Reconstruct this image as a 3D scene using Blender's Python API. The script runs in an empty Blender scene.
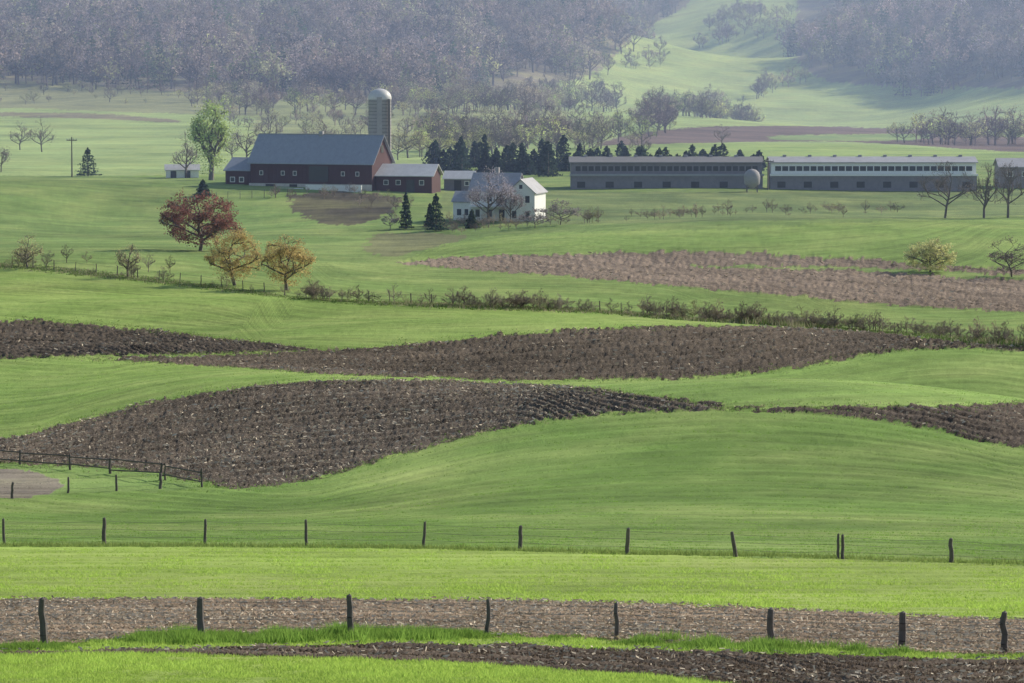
import bpy, math, numpy as np, time
from mathutils import Vector
T0=time.time()
rng=np.random.default_rng(7)
scene=bpy.context.scene
CAMZ=45.0; FPX=4267.0; PITCH=math.atan((341.5-20)/FPX)

# ------------------------------------------------------------------ terrain
_prof=[(-400,1.0),(-50,1.2),(0,1.8),(20,4.6),(50,9),(85,13.6),(98,15.2),(115,16.7),(150,20.4),(195,24.2),(235,27.4),(275,30.2),(330,33.2),(380,34.6),(440,36.0),
(500,36.7),(560,37.1),(620,37.3),(680,37.2),(740,35.8),(800,33.9),(830,33.2),(950,33.4),(1150,35),(1350,34.8),(1600,33.7),(1900,30.5),(2200,20.6),(2600,5),(3000,-14),(3500,-50),(4200,-120),(5000,-190),(6000,-210)]
_py=np.array([p[0] for p in _prof],float); _pz=-np.array([p[1] for p in _prof],float)
_s=np.linspace(math.log(50),math.log(6500+450),3000)
_yy=np.exp(_s)-450
_zz=np.interp(_yy,_py,_pz)
for _ in range(3):
    for w,(a,b) in ((15,(0,900)),(31,(900,3000))):
        k=np.ones(w)/w
        sm=np.convolve(np.pad(_zz,w//2,mode='edge'),k,'valid')
        _zz[a:b]=sm[a:b]
HUMPS=[(22,314,21,30,5.4),(-17,350,18,26,4.4),(-26,262,15,18,-1.2),(46,372,22,20,-1.4),(4,456,28,26,4.0),(56,425,22,24,3.0),(-44,405,22,24,3.2),
(-30,520,40,28,2.8),(50,560,38,30,-1.6),(48,700,45,32,3.8),(-74,765,24,26,-3.2),(-45,835,32,26,1.4),(-98,800,24,30,3.8),(-20,700,26,28,-2.0),(-62,640,22,30,2.2),
(150,2300,90,500,-22),(-150,2700,160,400,22),(330,2600,120,400,24),(20,3000,80,300,-18),(-350,2300,90,260,16),(-60,2500,70,300,12)]
def lat(i,j,seed):
    h=np.sin(i*127.1+j*311.7+seed*74.7)*43758.5453
    return h-np.floor(h)
def vnoise(x,y,seed=0):
    i=np.floor(x);j=np.floor(y);fx=x-i;fy=y-j
    fx=fx*fx*(3-2*fx);fy=fy*fy*(3-2*fy)
    return (lat(i,j,seed)*(1-fx)+lat(i+1,j,seed)*fx)*(1-fy)+(lat(i,j+1,seed)*(1-fx)+lat(i+1,j+1,seed)*fx)*fy-0.5
def H(x,y):
    x=np.asarray(x,float);y=np.asarray(y,float)
    z=np.interp(y,_yy,_zz)+CAMZ
    for cx,cy,sx,sy,h in HUMPS:
        z=z+h*np.exp(-0.5*((x-cx)/sx)**2-0.5*((y-cy)/sy)**2)
    far=np.clip((y-1200)/1500,0,1)
    z=z+vnoise(x/38,y/38,1)*0.9*np.clip((y-130)/200,0,1)+far*(vnoise(x/170,y/260,2)*30+vnoise(x/70,y/90,3)*14)
    return z
_Y=np.exp(np.linspace(math.log(60),math.log(5800),2600))
def cast(pts):
    """survey sightings (bearing, drop) from the hilltop station -> world points on the terrain"""
    out=[]
    c,s=math.cos(PITCH),math.sin(PITCH)
    for u,v in pts:
        a=(u-512)/FPX; b=(341.5-v)/FPX
        dy=c+b*s; dz=-s+b*c
        X=a/dy*_Y; Z=CAMZ+dz/dy*_Y
        d=Z-H(X,_Y)
        k=np.where(d<0)[0]
        if len(k)==0: y=_Y[-1]
        else:
            k=max(k[0],1); t=d[k-1]/(d[k-1]-d[k]); y=_Y[k-1]+t*(_Y[k]-_Y[k-1])
        out.append((a/dy*y,y))
    return np.array(out)
def smooth(pts,n=6):
    p=np.array(pts,float)
    if len(p)<3:
        t=np.linspace(0,1,n*2)[:,None]; return p[0]*(1-t)+p[-1]*t
    q=np.vstack([2*p[0]-p[1],p,2*p[-1]-p[-2]]); out=[]
    for i in range(1,len(q)-2):
        for t in np.linspace(0,1,n,endpoint=False):
            a,b,c_,d=q[i-1],q[i],q[i+1],q[i+2]
            out.append(0.5*((2*b)+(-a+c_)*t+(2*a-5*b+4*c_-d)*t*t+(-a+3*b-3*c_+d)*t**3))
    out.append(p[-1]); return np.array(out)
def ext(pts):
    p=list(pts)
    if p[0][0]==0: p=[(-160,p[0][1])]+p
    if p[-1][0]==1024: p=p+[(1184,p[-1][1])]
    return p
def edge(pts): return cast(smooth(ext(pts)))
def band(top,bot):
    t=edge(top); b=edge(bot); return np.vstack([t,b[::-1]]),(t,b)
def inpoly(x,y,P):
    ins=np.zeros(x.shape,bool)
    bb=(x>=P[:,0].min())&(x<=P[:,0].max())&(y>=P[:,1].min())&(y<=P[:,1].max())
    xs=x[bb];ys=y[bb];r=np.zeros(xs.shape,bool)
    for (x1,y1),(x2,y2) in zip(P,np.roll(P,-1,axis=0)):
        if y1==y2: continue
        c=((y1>ys)!=(y2>ys))&(xs<(x2-x1)*(ys-y1)/(y2-y1)+x1)
        r^=c
    ins[bb]=r
    return ins

# ------------------------------------------------------------------ fields
FIELDS=[]
def field(top,bot,col,soil=0,guide=None,straw=0):
    P,(t,b)=band(top,bot)
    g={'t':t,'b':b,None:None}[guide]
    FIELDS.append((P,col,soil,g,straw)); return len(FIELDS)-1
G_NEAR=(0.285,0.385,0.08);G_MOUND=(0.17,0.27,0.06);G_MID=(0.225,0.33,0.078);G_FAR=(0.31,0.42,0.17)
S_DARK=(0.098,0.077,0.058);S_TAN=(0.27,0.20,0.135);S_PINK=(0.225,0.175,0.135)
# far ground
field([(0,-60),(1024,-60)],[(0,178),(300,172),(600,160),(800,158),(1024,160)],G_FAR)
field([(0,-62),(690,-62),(690,0),(640,30),(600,70)],[(0,86),(120,90),(200,100),(300,104),(420,106),(500,98),(600,71)],(0.20,0.18,0.16))
field([(800,-62),(1024,-62)],[(795,60),(830,82),(900,86),(1024,88)],(0.20,0.18,0.16))
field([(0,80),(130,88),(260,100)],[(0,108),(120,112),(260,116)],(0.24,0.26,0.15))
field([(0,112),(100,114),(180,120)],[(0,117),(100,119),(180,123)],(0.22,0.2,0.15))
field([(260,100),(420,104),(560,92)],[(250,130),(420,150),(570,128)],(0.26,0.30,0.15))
field([(600,142),(640,133),(700,127),(800,126),(900,129),(1024,137)],[(600,146),(700,143),(850,142),(1024,152)],(0.15,0.11,0.105),1)
field([(770,136),(860,134),(930,134)],[(770,140),(860,141),(930,139)],(0.20,0.30,0.12))
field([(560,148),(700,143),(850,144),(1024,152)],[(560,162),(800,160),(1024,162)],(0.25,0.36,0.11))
# middle ground
field([(0,176),(300,176),(600,160),(1024,160)],[(0,262),(400,262),(1024,240)],(0.175,0.265,0.078))
field([(440,190),(700,192),(1024,190)],[(440,226),(700,222),(1024,216)],(0.15,0.21,0.08))
field([(0,180),(60,176),(140,180),(220,190)],[(0,212),(80,215),(220,205)],(0.165,0.25,0.072))  # shade on the left slope, painted in as a slightly darker green
field([(180,196),(300,200),(420,226)],[(180,250),(300,246),(420,240)],(0.19,0.29,0.083))
field([(286,198),(300,193),(330,191),(370,193),(400,196)],[(294,210),(312,219),(335,225),(366,222),(396,210)],(0.085,0.075,0.055),0.4)
field([(372,236),(400,233),(440,233),(470,236)],[(362,250),(385,256),(410,253),(440,246)],(0.19,0.20,0.10),0.2)
field([(400,262),(440,246),(480,238),(560,232),(700,229),(850,223),(1024,219)],[(400,263),(480,257),(600,253),(700,253),(800,256),(900,262),(1024,270)],(0.215,0.32,0.082),0,'t')
field([(0,252),(150,256),(300,262),(400,262),(480,268),(560,274),(640,281),(720,288),(800,295),(900,304),(1024,311)],[(0,275),(200,290),(400,305),(600,313),(800,328),(1024,345)],(0.185,0.275,0.078),0,'b')
field([(400,262),(480,256),(600,253),(700,253),(800,256),(900,262),(1024,270)],[(400,263),(480,270),(560,276),(640,283),(720,290),(800,297),(900,305),(1024,312)],S_PINK,1,'b',0.5)
field([(690,266),(800,266),(900,268),(1024,275)],[(690,267),(800,269),(900,273),(1024,280)],(0.20,0.29,0.09))
field([(0,266),(100,275),(200,286),(300,298),(400,304),(500,308),(600,312),(700,321),(800,327),(900,334),(1024,345)],[(0,440),(1024,404)],G_MID,0,'t')
field([(0,320),(60,322),(130,328),(200,336),(260,343),(320,350)],[(0,358),(100,356),(200,354),(320,351)],S_DARK,1,'t',0.5)
field([(90,360),(200,356),(300,352),(400,345),(500,335),(580,330),(680,327),(780,328),(860,332),(940,340),(1024,346)],
      [(90,361),(200,366),(300,372),(400,377),(500,380),(560,380),(650,378),(720,376),(800,366),(850,357),(900,350),(960,347),(1024,350)],S_DARK,1,'t',0.9)
field([(0,358),(100,360),(200,366),(300,372),(400,377),(560,381)],[(0,439),(60,426),(120,411),(200,394),(280,384),(340,381),(560,382)],(0.21,0.315,0.072),0,'b')
field([(560,381),(650,379),(720,377),(800,367),(850,357),(900,350),(960,348),(1024,351)],[(560,387),(680,400),(730,407),(780,407),(860,406),(940,408),(1024,404)],(0.22,0.33,0.082),0,'t')
# mound
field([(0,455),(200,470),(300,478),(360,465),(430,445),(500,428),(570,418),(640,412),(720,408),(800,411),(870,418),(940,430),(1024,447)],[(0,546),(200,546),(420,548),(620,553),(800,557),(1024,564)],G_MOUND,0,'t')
field([(780,406),(860,405),(940,407),(1024,403)],[(730,408),(800,411),(870,418),(940,430),(1024,447)],(0.095,0.073,0.055),1,'b',0.5)
field([(0,438),(60,425),(120,410),(200,393),(280,383),(340,380),(420,381),(500,384),(600,390),(680,400),(730,407)],
      [(0,464),(60,466),(130,470),(190,480),(235,488),(300,481),(360,466),(430,446),(500,429),(570,418),(640,412),(730,408)],S_DARK,1,'t',1.8)
field([(0,464),(60,466),(130,470),(200,482)],[(0,498),(70,494),(130,492),(200,489)],(0.195,0.29,0.08))
field([(0,471),(40,473),(66,484)],[(0,499),(40,495),(66,487)],(0.21,0.175,0.145),0.3)
# foreground
field([(0,547),(200,547),(420,549),(620,554),(800,558),(1024,565)],[(0,700),(1024,700)],G_NEAR,0,'b')
field([(0,600),(200,599),(400,600),(600,603),(800,611),(1024,620)],[(0,647),(140,641),(300,638),(420,638),(560,638),(640,643),(830,651),(1024,656)],S_TAN,1,'t',0.8)
field([(0,652),(110,651),(300,646),(420,644),(600,649),(830,656),(1024,661)],[(0,655),(110,654),(200,655),(400,661),(560,670),(720,684),(1024,730)],(0.10,0.075,0.054),1,'b',0.12)

def classify(x,y):
    n=len(x); col=np.tile(np.array((0.22,0.33,0.08)),(n,1)); soil=np.zeros(n); row=y.copy(); straw=np.zeros(n)
    jit=np.clip(y/300,0.2,6)
    jx=x+vnoise(x*1.1,y*0.5,11)*0.9*jit; jy=y+(vnoise(x*2.5,y*1.2,14)*1.6+vnoise(x*0.9,y*0.4,12)*1.8+vnoise(x*0.2,y*0.1,13)*2.0)*jit
    for P,c,s,g,st in FIELDS:
        m=inpoly(jx,jy,P)
        col[m]=c; soil[m]=s; straw[m]=st
        if g is not None:
            gg=g[np.argsort(g[:,0])]
            row[m]=y[m]-np.interp(x[m],gg[:,0],gg[:,1])
        else: row[m]=y[m]
    return col,soil,row,straw

# ------------------------------------------------------------------ mesh helpers
def new_obj(name,data,parent=None,loc=None,rotz=0):
    o=bpy.data.objects.new(name,data); scene.collection.objects.link(o)
    if loc is not None: o.location=loc
    if rotz: o.rotation_euler=(0,0,rotz)
    if parent: o.parent=parent
    return o
def empty(name,loc=(0,0,0),rotz=0):
    o=new_obj(name,None,None,loc,rotz); o.empty_display_size=0.5; return o
def make_mesh(name,V,F,mat,cols=None,attrs=None,smooth_=False):
    V=np.asarray(V,np.float32);F=np.asarray(F,np.int32); k=F.shape[1]
    me=bpy.data.meshes.new(name)
    me.vertices.add(len(V)); me.vertices.foreach_set('co',V.ravel())
    me.loops.add(F.size); me.loops.foreach_set('vertex_index',F.ravel())
    me.polygons.add(len(F)); me.polygons.foreach_set('loop_start',np.arange(0,F.size,k,dtype=np.int32))
    me.polygons.foreach_set('loop_total',np.full(len(F),k,np.int32))
    if smooth_: me.polygons.foreach_set('use_smooth',np.ones(len(F),bool))
    if cols is not None:
        a=me.attributes.new('Col','FLOAT_COLOR','POINT')
        a.data.foreach_set('color',np.hstack([cols,np.ones((len(cols),1))]).astype(np.float32).ravel())
    for nme,arr in (attrs or {}).items():
        a=me.attributes.new(nme,'FLOAT','POINT'); a.data.foreach_set('value',np.asarray(arr,np.float32))
    me.update(calc_edges=True)
    if mat: me.materials.append(mat)
    return me
def tubes(P0,P1,R0,R1,n=5):
    P0,P1=np.asarray(P0,float),np.asarray(P1,float);R0=np.asarray(R0,float);R1=np.asarray(R1,float)
    d=P1-P0; d/=np.linalg.norm(d,axis=1)[:,None]+1e-9
    ref=np.where(np.abs(d[:,2:3])<0.9,np.array([[0,0,1.]]),np.array([[1.,0,0]]))
    a=np.cross(d,ref);a/=np.linalg.norm(a,axis=1)[:,None]+1e-9;b=np.cross(d,a)
    th=np.arange(n)*2*math.pi/n
    ring=a[:,None,:]*np.cos(th)[None,:,None]+b[:,None,:]*np.sin(th)[None,:,None]
    v0=P0[:,None,:]+ring*R0[:,None,None]; v1=P1[:,None,:]+ring*R1[:,None,None]
    V=np.concatenate([v0,v1],axis=1).reshape(-1,3)
    m=len(P0);i=np.arange(n);j=(i+1)%n
    f=np.stack([i,j,j+n,i+n],axis=1)
    F=(f[None]+ (np.arange(m)*2*n)[:,None,None]).reshape(-1,4)
    return V,F
def leaves(C,size,rg,aspect=0.6):
    n=len(C);a=rg.normal(size=(n,3));a/=np.linalg.norm(a,axis=1)[:,None]
    b=np.cross(a,rg.normal(size=(n,3)));b/=np.linalg.norm(b,axis=1)[:,None]
    s=(size*rg.uniform(0.6,1.4,n))[:,None]
    V=np.stack([C-a*s,C-b*s*aspect,C+a*s,C+b*s*aspect],axis=1).reshape(-1,3)
    return V,np.arange(4*n).reshape(-1,4)

# ------------------------------------------------------------------ materials
def mat_new(name):
    m=bpy.data.materials.new(name); m.use_nodes=True; nt=m.node_tree; nt.nodes.clear(); return m,nt
def N(nt,t,**kw):
    n=nt.nodes.new(t)
    for k,v in kw.items(): setattr(n,k,v)
    return n
def math_(nt,op,a,b=None,c=None,clamp=False):
    n=nt.nodes.new('ShaderNodeMath');n.operation=op;n.use_clamp=clamp
    for i,x in enumerate((a,b,c)):
        if x is None: continue
        if isinstance(x,(int,float)): n.inputs[i].default_value=x
        else: nt.links.new(x,n.inputs[i])
    return n.outputs[0]
def noise(nt,vec,scale,detail=3,rough=0.55):
    n=N(nt,'ShaderNodeTexNoise'); n.inputs['Scale'].default_value=scale;n.inputs['Detail'].default_value=detail;n.inputs['Roughness'].default_value=rough
    if vec is not None: nt.links.new(vec,n.inputs['Vector'])
    return n.outputs['Fac']
def cmul(nt,col,val):
    n=nt.nodes.new('ShaderNodeVectorMath');n.operation='SCALE'
    nt.links.new(col,n.inputs[0]);nt.links.new(val,n.inputs['Scale']);return n.outputs[0]
def cmix(nt,f,a,b):
    n=nt.nodes.new('ShaderNodeMix');n.data_type='RGBA'
    for s,x in ((n.inputs[0],f),(n.inputs[6],a),(n.inputs[7],b)):
        if isinstance(x,(tuple,float,int)): s.default_value=x if not isinstance(x,tuple) else (*x,1)
        else: nt.links.new(x,s)
    return n.outputs[2]
def N_rgb(nt,c):
    n=N(nt,'ShaderNodeRGB');n.outputs[0].default_value=(*c,1);return n.outputs[0]
def ground_mat():
    m,nt=mat_new('field_ground')
    P=N(nt,'ShaderNodeTexCoord').outputs['Object']
    col=N(nt,'ShaderNodeAttribute',attribute_name='Col').outputs['Color']
    soil=N(nt,'ShaderNodeAttribute',attribute_name='soil').outputs['Fac']
    row=N(nt,'ShaderNodeAttribute',attribute_name='row').outputs['Fac']
    sep=N(nt,'ShaderNodeSeparateXYZ');nt.links.new(P,sep.inputs[0])
    def streak(kr,kx,det,rg_):
        cb=N(nt,'ShaderNodeCombineXYZ');nt.links.new(math_(nt,'MULTIPLY',row,kr),cb.inputs[0]);nt.links.new(math_(nt,'MULTIPLY',sep.outputs[0],kx),cb.inputs[1])
        return noise(nt,cb.outputs[0],1.0,det,rg_)
    st=streak(0.9,0.07,4,0.7); st2=streak(0.28,0.02,2,0.5)
    n1=noise(nt,P,0.035,4);n2=noise(nt,P,0.4,3);n3=noise(nt,P,6.0,4,0.7)
    v=math_(nt,'MULTIPLY_ADD',math_(nt,'SUBTRACT',n1,0.5),1.3,1.0)
    v=math_(nt,'MULTIPLY_ADD',math_(nt,'SUBTRACT',n2,0.5),0.6,v)
    v=math_(nt,'MULTIPLY_ADD',math_(nt,'SUBTRACT',n3,0.5),math_(nt,'MULTIPLY_ADD',soil,1.5,0.6),v)
    v=math_(nt,'MULTIPLY_ADD',math_(nt,'SUBTRACT',st,0.5),math_(nt,'MULTIPLY_ADD',soil,1.2,0.85),v)
    v=math_(nt,'MULTIPLY_ADD',math_(nt,'SUBTRACT',st2,0.5),math_(nt,'MULTIPLY_ADD',soil,0.9,0.7),v)
    v=math_(nt,'MAXIMUM',v,0.15)
    c=cmul(nt,col,v)
    hue=noise(nt,P,0.07,4)
    c2=cmix(nt,math_(nt,'MULTIPLY',math_(nt,'SUBTRACT',hue,0.42,clamp=True),2.4,clamp=True),c,cmul(nt,N_rgb(nt,(0.34,0.35,0.13)),v))
    c=cmix(nt,math_(nt,'MULTIPLY_ADD',soil,-0.6,0.6,clamp=True),c,c2)
    straw=N(nt,'ShaderNodeAttribute',attribute_name='straw').outputs['Fac']
    fl=noise(nt,P,9.0,2,0.6)
    f=math_(nt,'MULTIPLY',math_(nt,'GREATER_THAN',fl,0.63),math_(nt,'MULTIPLY',straw,0.7,clamp=True))
    c=cmix(nt,f,c,(0.45,0.38,0.28))
    b=N(nt,'ShaderNodeBump');b.inputs['Strength'].default_value=0.8;b.inputs['Distance'].default_value=0.10
    hgt=math_(nt,'ADD',n3,math_(nt,'MULTIPLY',st,math_(nt,'MULTIPLY_ADD',soil,0.9,0.5))); nt.links.new(hgt,b.inputs['Height'])
    d=N(nt,'ShaderNodeBsdfPrincipled');d.inputs['Roughness'].default_value=0.95
    d.inputs['Specular IOR Level'].default_value=0.1
    nt.links.new(c,d.inputs['Base Color']);nt.links.new(b.outputs[0],d.inputs['Normal'])
    o=N(nt,'ShaderNodeOutputMaterial');nt.links.new(d.outputs[0],o.inputs[0]);return m
def foliage_mat(name,transl=0.4,rand=False):
    m,nt=mat_new(name)
    col=N(nt,'ShaderNodeAttribute',attribute_name='Col').outputs['Color']
    if rand:
        r=N(nt,'ShaderNodeObjectInfo').outputs['Random']
        cr=N(nt,'ShaderNodeValToRGB');nt.links.new(r,cr.inputs[0])
        e=cr.color_ramp.elements; e[0].color=(0.6,0.56,0.58,1);e[1].color=(1.2,1.4,0.8,1)
        for p,c in ((0.2,(1,0.93,0.93,1)),(0.4,(0.65,0.66,0.68,1)),(0.6,(1.55,1.4,1.3,1)),(0.75,(0.45,0.5,0.45,1)),(0.87,(1.4,1.3,1.38,1))):
            x=e.new(p);x.color=c
        mm=nt.nodes.new('ShaderNodeVectorMath');mm.operation='MULTIPLY';nt.links.new(col,mm.inputs[0]);nt.links.new(cr.outputs[0],mm.inputs[1]);col=mm.outputs[0]
    d=N(nt,'ShaderNodeBsdfDiffuse');t=N(nt,'ShaderNodeBsdfTranslucent')
    nt.links.new(col,d.inputs[0]);nt.links.new(col,t.inputs[0])
    mx=N(nt,'ShaderNodeMixShader');mx.inputs[0].default_value=transl
    nt.links.new(d.outputs[0],mx.inputs[1]);nt.links.new(t.outputs[0],mx.inputs[2])
    o=N(nt,'ShaderNodeOutputMaterial');nt.links.new(mx.outputs[0],o.inputs[0]);return m
def plain(name,c,scale=3,amp=0.5,rough=0.85,metal=0,vert=False):
    m,nt=mat_new(name)
    P=N(nt,'ShaderNodeTexCoord').outputs['Object']
    if vert:
        mp=N(nt,'ShaderNodeMapping');mp.inputs['Scale'].default_value=(6,6,0.4);nt.links.new(P,mp.inputs[0]);P=mp.outputs[0]
    v=math_(nt,'MULTIPLY_ADD',math_(nt,'SUBTRACT',noise(nt,P,scale,4,0.65),0.5),amp*2,1.0)
    v2=math_(nt,'MULTIPLY_ADD',math_(nt,'SUBTRACT',noise(nt,P,scale*0.2,3),0.5),amp,v)
    d=N(nt,'ShaderNodeBsdfPrincipled');d.inputs['Roughness'].default_value=rough;d.inputs['Metallic'].default_value=metal
    nt.links.new(cmul(nt,N_rgb(nt,c),v2),d.inputs['Base Color'])
    o=N(nt,'ShaderNodeOutputMaterial');nt.links.new(d.outputs[0],o.inputs[0]);return m
M_ground=ground_mat();M_leaf=foliage_mat('foliage',0.45);M_forest=foliage_mat('forest_foliage',0.3,True)
M_bark=plain('bark',(0.13,0.11,0.10),4,0.4);M_post=plain('weathered_post_wood',(0.12,0.10,0.09),8,0.5)
M_red=plain('red_barn_boards',(0.07,0.026,0.028),2,0.45,vert=True);M_roof=plain('metal_roof',(0.27,0.29,0.34),1.2,0.35,0.6,vert=True)
M_white=plain('white_painted_boards',(0.8,0.8,0.8),2,0.08);M_conc=plain('concrete',(0.32,0.31,0.33),1.5,0.25)
M_dark=plain('dark_opening',(0.03,0.03,0.035),2,0.3,0.4);M_glass=plain('window_glass',(0.05,0.06,0.08),1,0.2,0.15)
M_block=plain('block_wall',(0.23,0.21,0.235),1.2,0.35);M_lroof=plain('pale_roof_metal',(0.52,0.52,0.54),0.8,0.25,0.5);M_sh=plain('shingle_roof',(0.15,0.15,0.165),3,0.35)
M_groof=plain('grey_roof_metal',(0.33,0.33,0.36),0.8,0.3,0.6)
M_straw=foliage_mat('straw',0.1);M_stone=plain('whitewashed_stone',(0.5,0.47,0.45),2.5,0.35);M_wire=plain('fence_wire',(0.16,0.14,0.13),5,0.2,0.6,0.3)

# ------------------------------------------------------------------ ground mesh
ys=list(np.arange(-380,80,12.0)); y=82.0
while y<5900:
    ys.append(y)
    if y<1400: st=min(max(y*y*0.5e-5,0.2),2.2)
    elif y<2400: st=5
    else: st=14
    y+=st
ys=np.array(ys)
tc=np.linspace(-1,1,801); w=np.linspace(0,1,26)[1:]**2
def xs_for(y):
    hw=0.15*max(y,60)
    outer=hw+w*(2600-0)
    return np.concatenate([-outer[::-1],tc*hw,outer])
X=np.array([xs_for(v) for v in ys]);Yg=np.repeat(ys[:,None],X.shape[1],1)
nx=X.shape[1];ny=len(ys)
xf=X.ravel();yf=Yg.ravel()
col,soil,row,straw=classify(xf,yf)
zf=H(xf,yf)
r=rng.normal(size=len(xf))
near=np.clip(yf/250,0.5,2.0)
lump=vnoise(xf*2.6,yf*1.1,21)*0.25+vnoise(xf*0.9,yf*0.35,22)*0.25
fr=np.sin(row*2*math.pi/3.4+vnoise(xf*.12,yf*.06,31)*3)
vis=(yf>84)&(yf<1000)
zf=zf+vis*(np.where(soil>0.5,0.035,0.004)*near*r+np.where(soil>0.5,0.32,0.10)*lump*near+np.where(soil>0.5,0.10,0.026)*fr*near)
i=np.arange(ny-1)[:,None]*nx+np.arange(nx-1)[None,:]
F=np.stack([i,i+1,i+1+nx,i+nx],axis=-1).reshape(-1,4)
g=new_obj('ground',make_mesh('ground',np.stack([xf,yf,zf],1),F,M_ground,col,{'soil':soil,'row':row,'straw':straw},True))

# ------------------------------------------------------------------ grass tufts and straw
def grass(name,x,y,hgt,wid,colr,nb=3,mat=None,lean=0.45):
    n=len(x);z=H(x,y)-0.03
    wr=np.repeat(np.broadcast_to(wid,(n,)),nb)
    x=np.repeat(x,nb)+rng.normal(size=n*nb)*wr*1.5;y=np.repeat(y,nb)+rng.normal(size=n*nb)*wr*1.5;z=np.repeat(z,nb)
    h=np.repeat(hgt,nb)*rng.uniform(0.6,1.3,n*nb);w_=wr*0.5
    a=rng.uniform(0,6.283,n*nb);la=rng.uniform(0,6.283,n*nb);l=rng.uniform(0,lean,n*nb)*h
    dx=np.cos(a)*w_;dy=np.sin(a)*w_
    V=np.stack([np.stack([x-dx,y-dy,z],1),np.stack([x+dx,y+dy,z],1),np.stack([x+np.cos(la)*l,y+np.sin(la)*l,z+h],1)],1).reshape(-1,3)
    c=np.repeat(colr,nb,axis=0)*rng.uniform(0.8,1.3,(n*nb,1));c=np.repeat(c,3,axis=0)
    return new_obj(name,make_mesh(name,V,np.arange(len(V)).reshape(-1,3),mat or M_leaf,np.clip(c,0,1)))
n=220000
q=rng.uniform(0,1,n); y=1/(1/90+(1/400-1/90)*q); x=rng.uniform(-0.14,0.14,n)*y
c,s,rw,_=classify(x,y); k=s<0.5
x,y,c=x[k],y[k],c[k]
dens=vnoise(x*0.5,y*0.2,41)+vnoise(x*2,y*.7,42)
hh_=np.clip(0.05+0.09*(dens+0.5),0.03,0.2)*np.clip(1.5-y/240,0.55,1)
grass('field_grass',x,y,hh_,0.025+y*0.0001,c*1.3*(1+0.3*dens[:,None]),3,lean=1.2)
def along(pts,n,spread):
    e=cast(smooth(ext(pts),8)); t=rng.uniform(0,len(e)-1.001,n);i=t.astype(int);f=(t-i)[:,None]
    p=e[i]*(1-f)+e[i+1]*f; return p[:,0]+rng.normal(size=n)*spread*0.5,p[:,1]+rng.normal(size=n)*spread
x,y=along([(0,650),(140,642),(300,640),(420,638),(560,638),(640,644),(830,652),(1024,657)],18000,0.9)
m=vnoise(x*0.45,y*0,51)+vnoise(x*1.7,y,52)*0.9
k=m>-0.28;x,y,m=x[k],y[k],m[k]
grass('verge_grass',x,y,np.clip(0.10+0.40*(m+0.1),0.05,0.46),0.045,np.tile((0.19,0.30,0.06),(len(x),1))*(1+0.4*m[:,None]),4,lean=0.9)
x,y=along([(0,546),(200,546),(420,548),(620,553),(800,557),(1024,564)],9000,0.7)
grass('verge_grass',x,y,0.08+0.2*rng.uniform(0,1,len(x))**2,0.05,np.tile((0.24,0.31,0.09),(len(x),1)),3,lean=0.9)
HL=[(0,266),(100,275),(200,286),(300,298),(400,304),(500,308),(600,312),(700,321),(800,327),(900,334),(1024,345)]
x,y=along(HL,18000,1.7)
m=np.clip(0.5+vnoise(x*0.1,y*0,61)*1.6,0,1)
grass('hedgerow_grass',x,y,(0.15+0.5*m*rng.uniform(0.3,1,len(x)))*np.where(x>25,1.6,1),0.12,np.where(rng.uniform(size=(len(x),1))<0.25+0.5*m[:,None],np.array([[0.36,0.33,0.22]]),np.array([[0.13,0.20,0.06]])),3,lean=0.8)
# weeds and grass fringe straggling over the edges of the ploughed ground
ex=[];ey=[]
for P,c_,s_,g_,st_ in FIELDS:
    if s_==1 and 90<P[:,1].mean()<560:
        L_=np.linalg.norm(np.roll(P,-1,axis=0)-P,axis=1);k_=rng.choice(len(P),4000,p=L_/L_.sum());t_=rng.uniform(0,1,4000)[:,None]
        p_=P[k_]*(1-t_)+np.roll(P,-1,axis=0)[k_]*t_;ex.append(p_[:,0]+rng.normal(size=4000)*.5);ey.append(p_[:,1]+rng.normal(size=4000)*p_[:,1]/200)
x=np.concatenate(ex);y=np.concatenate(ey);k=np.abs(x)<0.14*y;x,y=x[k],y[k]
grass('field_edge_grass',x,y,rng.uniform(0.05,0.2,len(x))*np.clip(y/300,.5,1.1),0.03+y*.00014,np.where(rng.uniform(size=(len(x),1))<.3,np.array([[0.34,0.33,0.19]]),np.array([[0.21,0.31,0.09]])),3,lean=1.0)
# straw litter / corn stubble
n=700000
q=rng.uniform(0,1,n); y=1/(1/90+(1/720-1/90)*q); x=rng.uniform(-0.14,0.14,n)*y
c,s,rw,stw=classify(x,y)
pat=0.35+vnoise(x*.25,y*.1,71)*0.8+0.45*np.sin(rw*2*math.pi/3.4+vnoise(x*.12,y*.06,31)*3)
k=(s>0.5)&(rng.uniform(size=n)<stw*0.42*pat)
x,y,c=x[k],y[k],c[k];z=H(x,y)+0.06+0.09*np.clip(y/250,.5,2)
C=np.stack([x,y,z],1);sz=0.02+y*0.00024
a=rng.normal(size=(len(x),3));a[:,2]*=0.3;a[:,1]*=0.5;a/=np.linalg.norm(a,axis=1)[:,None]
b=np.cross(a,rng.normal(size=(len(x),3)));b/=np.linalg.norm(b,axis=1)[:,None]
ln=(sz*rng.uniform(0.5,1.7,len(x)))[:,None];wd=ln*0.3
V=np.stack([C-a*ln-b*wd,C+a*ln-b*wd,C+a*ln+b*wd,C-a*ln+b*wd],1).reshape(-1,3)
cc=np.array([0.56,0.48,0.36])*rng.uniform(0.45,1.35,(len(x),1))
new_obj('corn_stubble',make_mesh('corn_stubble',V,np.arange(len(V)).reshape(-1,4),M_straw,np.repeat(cc,4,axis=0)))
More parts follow.
